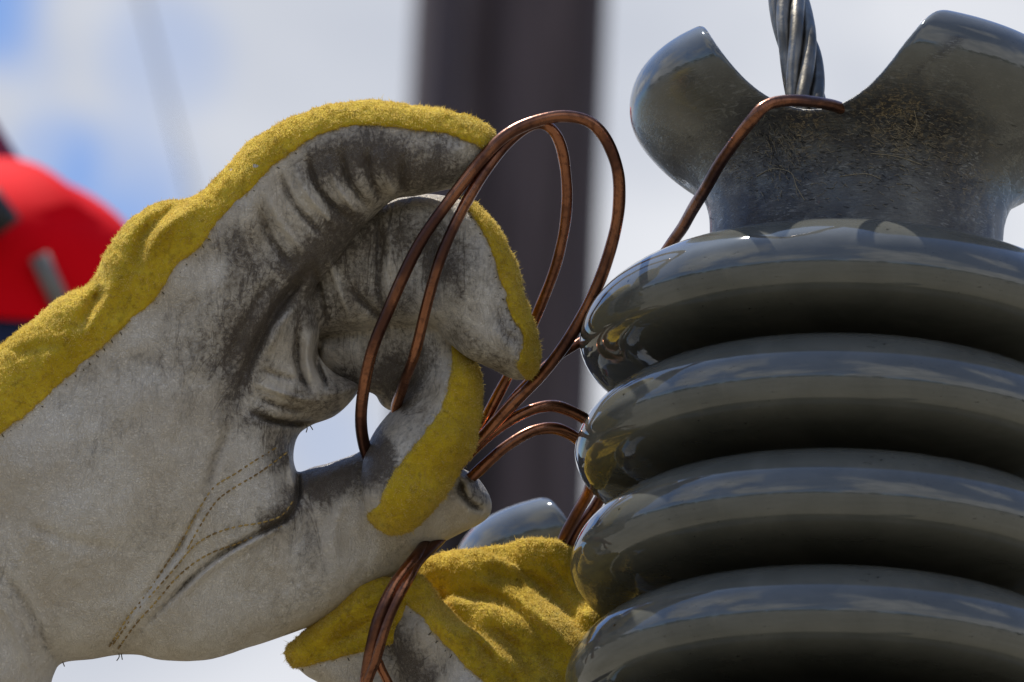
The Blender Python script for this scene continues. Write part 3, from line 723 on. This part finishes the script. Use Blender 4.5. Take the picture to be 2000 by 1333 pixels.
# lower glove ------------------------------------------------------
LG1 = [(800, 1120), (860, 1090), (930, 1080), (1000, 1112), (1060, 1160), (1120, 1222), (1160, 1280), (1220, 1450), (1000, 1450), (900, 1260), (820, 1190)]
LG2 = [(860, 1100), (930, 1080), (990, 1070), (1045, 1058), (1095, 1068), (1128, 1100), (1152, 1150), (1178, 1220), (1220, 1330), (1220, 1450), (1000, 1400), (900, 1220)]
LH = [(850, 1190), (905, 1176), (985, 1196), (1045, 1245), (1088, 1300), (1118, 1380), (1120, 1450), (990, 1450), (930, 1330), (880, 1250)]
LE = [(752, 1190), (772, 1150), (798, 1124), (828, 1138), (868, 1190), (930, 1250), (1000, 1315), (1055, 1400), (1070, 1450), (830, 1450), (792, 1345), (762, 1275), (750, 1222)]
LD = [(562, 1274), (592, 1243), (640, 1200), (700, 1145), (760, 1135), (800, 1200), (800, 1300), (780, 1400), (700, 1385), (640, 1345), (590, 1312)]
YE = [(740, 1100), (768, 1150), (792, 1176), (832, 1217), (880, 1272), (950, 1342), (1000, 1470), (1200, 1500), (1200, 1100), (900, 1000)]
YD = [(520, 1330), (580, 1306), (640, 1292), (700, 1278), (760, 1262), (830, 1250), (830, 1050), (500, 1050)]
def disp_lo(U, V):
    d = (vnoise(U, V, 80, 51) - .5) * 14 + (vnoise(U, V, 26, 52) - .5) * 5
    for p, w, a in (([(600, 1290), (660, 1250), (740, 1210)], 16, -6), ([(880, 1160), (960, 1165), (1030, 1210), (1090, 1280)], 12, -8), ([(920, 1130), (1010, 1170), (1090, 1240), (1150, 1320)], 12, 7),
                    ([(1000, 1110), (1080, 1160), (1150, 1240)], 12, -8), ([(880, 1220), (950, 1260), (1010, 1330)], 14, 10), ([(940, 1215), (1000, 1260), (1050, 1330)], 12, -8), ([(820, 1160), (860, 1220), (930, 1290)], 10, 6)):
        d = d + stroke(U, V, p, w, a * 2.0, .25)
    for p, w, a in (([(850, 1140), (880, 1200), (940, 1260), (1010, 1340)], 9, -14), ([(1060, 1090), (1110, 1140), (1150, 1200)], 12, -14), ([(960, 1120), (1040, 1150), (1110, 1215)], 8, -10), ([(930, 1100), (990, 1100), (1040, 1125)], 14, 9),
                    ([(640, 1260), (700, 1225), (760, 1190)], 8, -8), ([(620, 1240), (690, 1190), (750, 1160)], 10, 8)):
        d = d + stroke(U, V, p, w, a, .25)
    return d
def grime_lo(u, v):
    g = .15 + .4 * (vnoise(u, v, 70, 61) - .5)
    for p, w, a in (([(765, 1200), (790, 1280), (840, 1350)], 34, .7), ([(600, 1320), (660, 1310)], 20, .15)): g = g + stroke(u, v, p, w, a, .1)
    return g
g2 = thing('work_glove', PV(1000, 1420, -40), 'lower sunlit yellow suede work glove holding the wire bundle under the thumb', 'glove', 'yellow and cream leather work gloves')
lower = [dict(poly=LG2, R=60, w=[(1050, 1090, -250), (1150, 1300, -110)], yellow='all', k=8),
         dict(poly=LG1, R=66, w=[(850, 1120, -190), (1000, 1110, -190), (1000, 1260, -70), (1150, 1350, -40)], yellow='all', k=8, ky=6),
         dict(poly=LD, R=50, w=[(580, 1280, -40), (700, 1260, -30)], yellow=YD, k=10, ky=6, back=30),
         dict(poly=LH, R=56, w=[(880, 1200, -90), (1020, 1220, -80), (980, 1320, 5), (1080, 1400, 10)], yellow='all', k=8, ky=6),
         dict(poly=LE, R=62, w=[(790, 1150, -60), (850, 1260, 10), (960, 1400, 40)], yellow=YE, k=8, ky=6)]
topl = build_glove(g2, lower, ((544, 1240), (1036, 1470), (-320, 130)), 4.0, 10, disp_lo, grime_lo, 130000)
stitches(g2, topl, [[(786, 1180), (826, 1222), (874, 1277), (930, 1330)], [(590, 1308), (640, 1297), (700, 1283)]], 'seam_stitch', M['dark_thread'], 4, 15, 1.2, cross=True)

# ------------------------------------------------------------------ worker in the background
DW = -.60 * D / PX; KW = 1.60
hc = P(-34, 562, DW); ra, rb = 318 * PX * KW, 232 * PX * KW
per = thing('person', Vector((hc[0], hc[1], 0)), 'worker in a red hard hat and navy shirt blurred at the left edge', 'person')
def ell(U, V, W, c, r, rot=None):
    q = np.sqrt(((U - c[0]) / r[0]) ** 2 + ((V - c[1]) / r[1]) ** 2 + ((W - c[2]) / r[2]) ** 2); return (q - 1) * min(r)
def cone(U, V, W, a, b, r1, r2):
    a, b = np.array(a, float), np.array(b, float); d = b - a
    t = np.clip(((U - a[0]) * d[0] + (V - a[1]) * d[1] + (W - a[2]) * d[2]) / (d @ d), 0, 1)
    return np.sqrt((U - a[0] - t * d[0]) ** 2 + (V - a[1] - t * d[1]) ** 2 + (W - a[2] - t * d[2]) ** 2) - (r1 + (r2 - r1) * t)
def grid(b, h):
    g = [np.arange(x0, x1, h) for x0, x1 in b]; return np.meshgrid(*g, indexing='ij'), (b[0][0], b[1][0], b[2][0])
hx, hy, hz = hc[0], hc[1] , hc[2] - .07      # head centre, facing the camera (-Y) and turned to the wires (+X)
(U, V, W), og = grid(((-.16, .16), (-.2, .18), (-.42, .2)), .007)
Hd = ell(U, V, W, (0, 0, 0), (.078, .098, .118))
Hd = smin(Hd, ell(U, V, W, (0, -.04, -.065), (.055, .058, .055)), .03)
Hd = smin(Hd, cone(U, V, W, (0, -.092, .012), (0, -.115, -.022), .010, .014), .012)
Hd = smin(Hd, cone(U, V, W, (-.022, -.092, -.058), (.022, -.092, -.058), .008, .008), .01)
for sx in (-1, 1):
    Hd = smin(Hd, ell(U, V, W, (sx * .08, .005, -.01), (.012, .02, .033)), .01); Hd = smax(Hd, -ell(U, V, W, (sx * .032, -.104, .012), (.017, .016, .011)), .01)
    Hd = smin(Hd, ell(U, V, W, (sx * .032, -.086, .010), (.013, .011, .010)), .003)
Hd = smin(Hd, cone(U, V, W, (0, .02, -.08), (-.02, .05, -.30), .046, .050), .03)
Vb, Qb = surface_net(Hd, og, .007); Vb = relax(Vb, Qb, 2)
rz = R_(35); RZ = np.array([[math.cos(rz), -math.sin(rz), 0], [math.sin(rz), math.cos(rz), 0], [0, 0, 1]])
TL = R_(12); RX = np.array([[1, 0, 0], [0, math.cos(TL), -math.sin(TL)], [0, math.sin(TL), math.cos(TL)]])
def head_to_world(v): return (v @ RZ.T + [0, 0, hz - hc[2]]) @ RX.T + hc      # head bowed towards the work
mesh('body', head_to_world(Vb), Qb, M['skin'], per)
Ho = smax(Hd - .007, -ell(U, V, W, (0, -.12, -.035), (.055, .08, .042)), .006)      # a face covering, open at the eyes
Vb, Qb = surface_net(Ho, og, .007); Vb = relax(Vb, Qb, 2)
mesh('hood', head_to_world(Vb), Qb, M['navy_cloth'], per)
(U, V, W), og = grid(((-.5, .5), (-.5, .35), (-1.1, -.12)), .016)
Sh = smin(ell(U, V, W, (0, .05, -.60), (.19, .13, .28)), cone(U, V, W, (-.19, .04, -.30), (.19, .04, -.30), .075, .075), .08)
Sh = smin(Sh, ell(U, V, W, (0, .05, -.85), (.18, .12, .25)), .1)
Sh = smin(Sh, cone(U, V, W, (.2, .04, -.30), (.27, -.02, -.56), .062, .052), .04); Sh = smin(Sh, cone(U, V, W, (.27, -.02, -.56), (.20, -.30, -.62), .05, .04), .03)
Sh = smin(Sh, cone(U, V, W, (-.2, .04, -.30), (-.28, -.0, -.56), .062, .052), .04); Sh = smin(Sh, cone(U, V, W, (-.28, -.0, -.56), (-.16, -.26, -.66), .05, .04), .03)
Sh = smin(Sh, cone(U, V, W, (0, .035, -.2), (0, .04, -.28), .072, .09), .04)
Vb, Qb = surface_net(Sh, og, .016); Vb = relax(Vb, Qb, 2)
mesh('shirt', Vb + [hx, hy, hz], Qb, M['navy_cloth'], per)
legs = []
for sx in (-1, 1):
    legs.append(tube([(hx + sx * .1, hy + .05, hz - .98), (hx + sx * .11, hy + .03, max(hz - 1.35, .5)), (hx + sx * .12, hy + .06, .08)], [.10, .075, .05], 16))
    legs.append(tube([(hx + sx * .12, hy + .1, .05), (hx + sx * .12, hy - .0, .055), (hx + sx * .12, hy - .12, .04)], [.045, .05, .035], 12))
v, f = merge(legs); mesh('trousers', v, f, M['navy_cloth'], per)
# hard hat
hat_o = None
prof = catmull([(.0005, rb), (ra * .16, rb * .987), (ra * .32, rb * .947), (ra * .48, rb * .877), (ra * .63, rb * .777), (ra * .77, rb * .638), (ra * .885, rb * .466), (ra * .965, rb * .262), (ra, 0.0), (ra * 1.01, -.012), (ra * 1.03, -.022), (ra * 1.04, -.026), (ra * 1.02, -.028), (ra * .99, -.018), (ra * .96, 0), (ra * .88, rb * .34), (ra * .7, rb * .6), (.0005, rb * .92)], 8)
v, f = lathe(prof, 96)
k = np.clip(1 + .0 * np.clip((np.hypot(v[:, 0], v[:, 1]) - ra) / (ra * .12), 0, 1) * np.clip(-v[:, 1] / ra, 0, 1), 1, 1.4)
v = v * np.stack([k, k * 1.16, np.ones(len(v))], 1)
v[:, 2] += .006 * np.exp(-(v[:, 0] / .012) ** 2) * (v[:, 2] > .03)
hat_o = mesh('hard_hat', v @ RZ.T @ RX.T + hc, f, M['red_shell'], per)
def hatpart(name, a, b, r, m):
    v, f = tube([P(*q) for q in (a, tuple((np.array(a) + b) / 2), b)], r * PX * KW, 12)
    return mesh(name, np.array(v), f, M[m], hat_o)
hatpart('ear_muff_socket', (-40, 390, DW + 640), (6, 452, DW + 640), 42, 'black_plastic')
hatpart('strap_clip', (76, 500, DW + 560), (122, 600, DW + 560), 19, 'grey_strap')
# purple strap above the hat
q = to_world(smooth_path([(-140, 60, DW - 300), (-60, 190, DW - 280), (0, 290, DW - 260), (60, 380, DW - 240)], 8))
v, f = tube(q, 22 * PX * KW, 12)
tag(mesh('sling_rope', v, f, M['purple_webbing']), 'thick purple sling rope slanting down behind the red hard hat', 'rope')
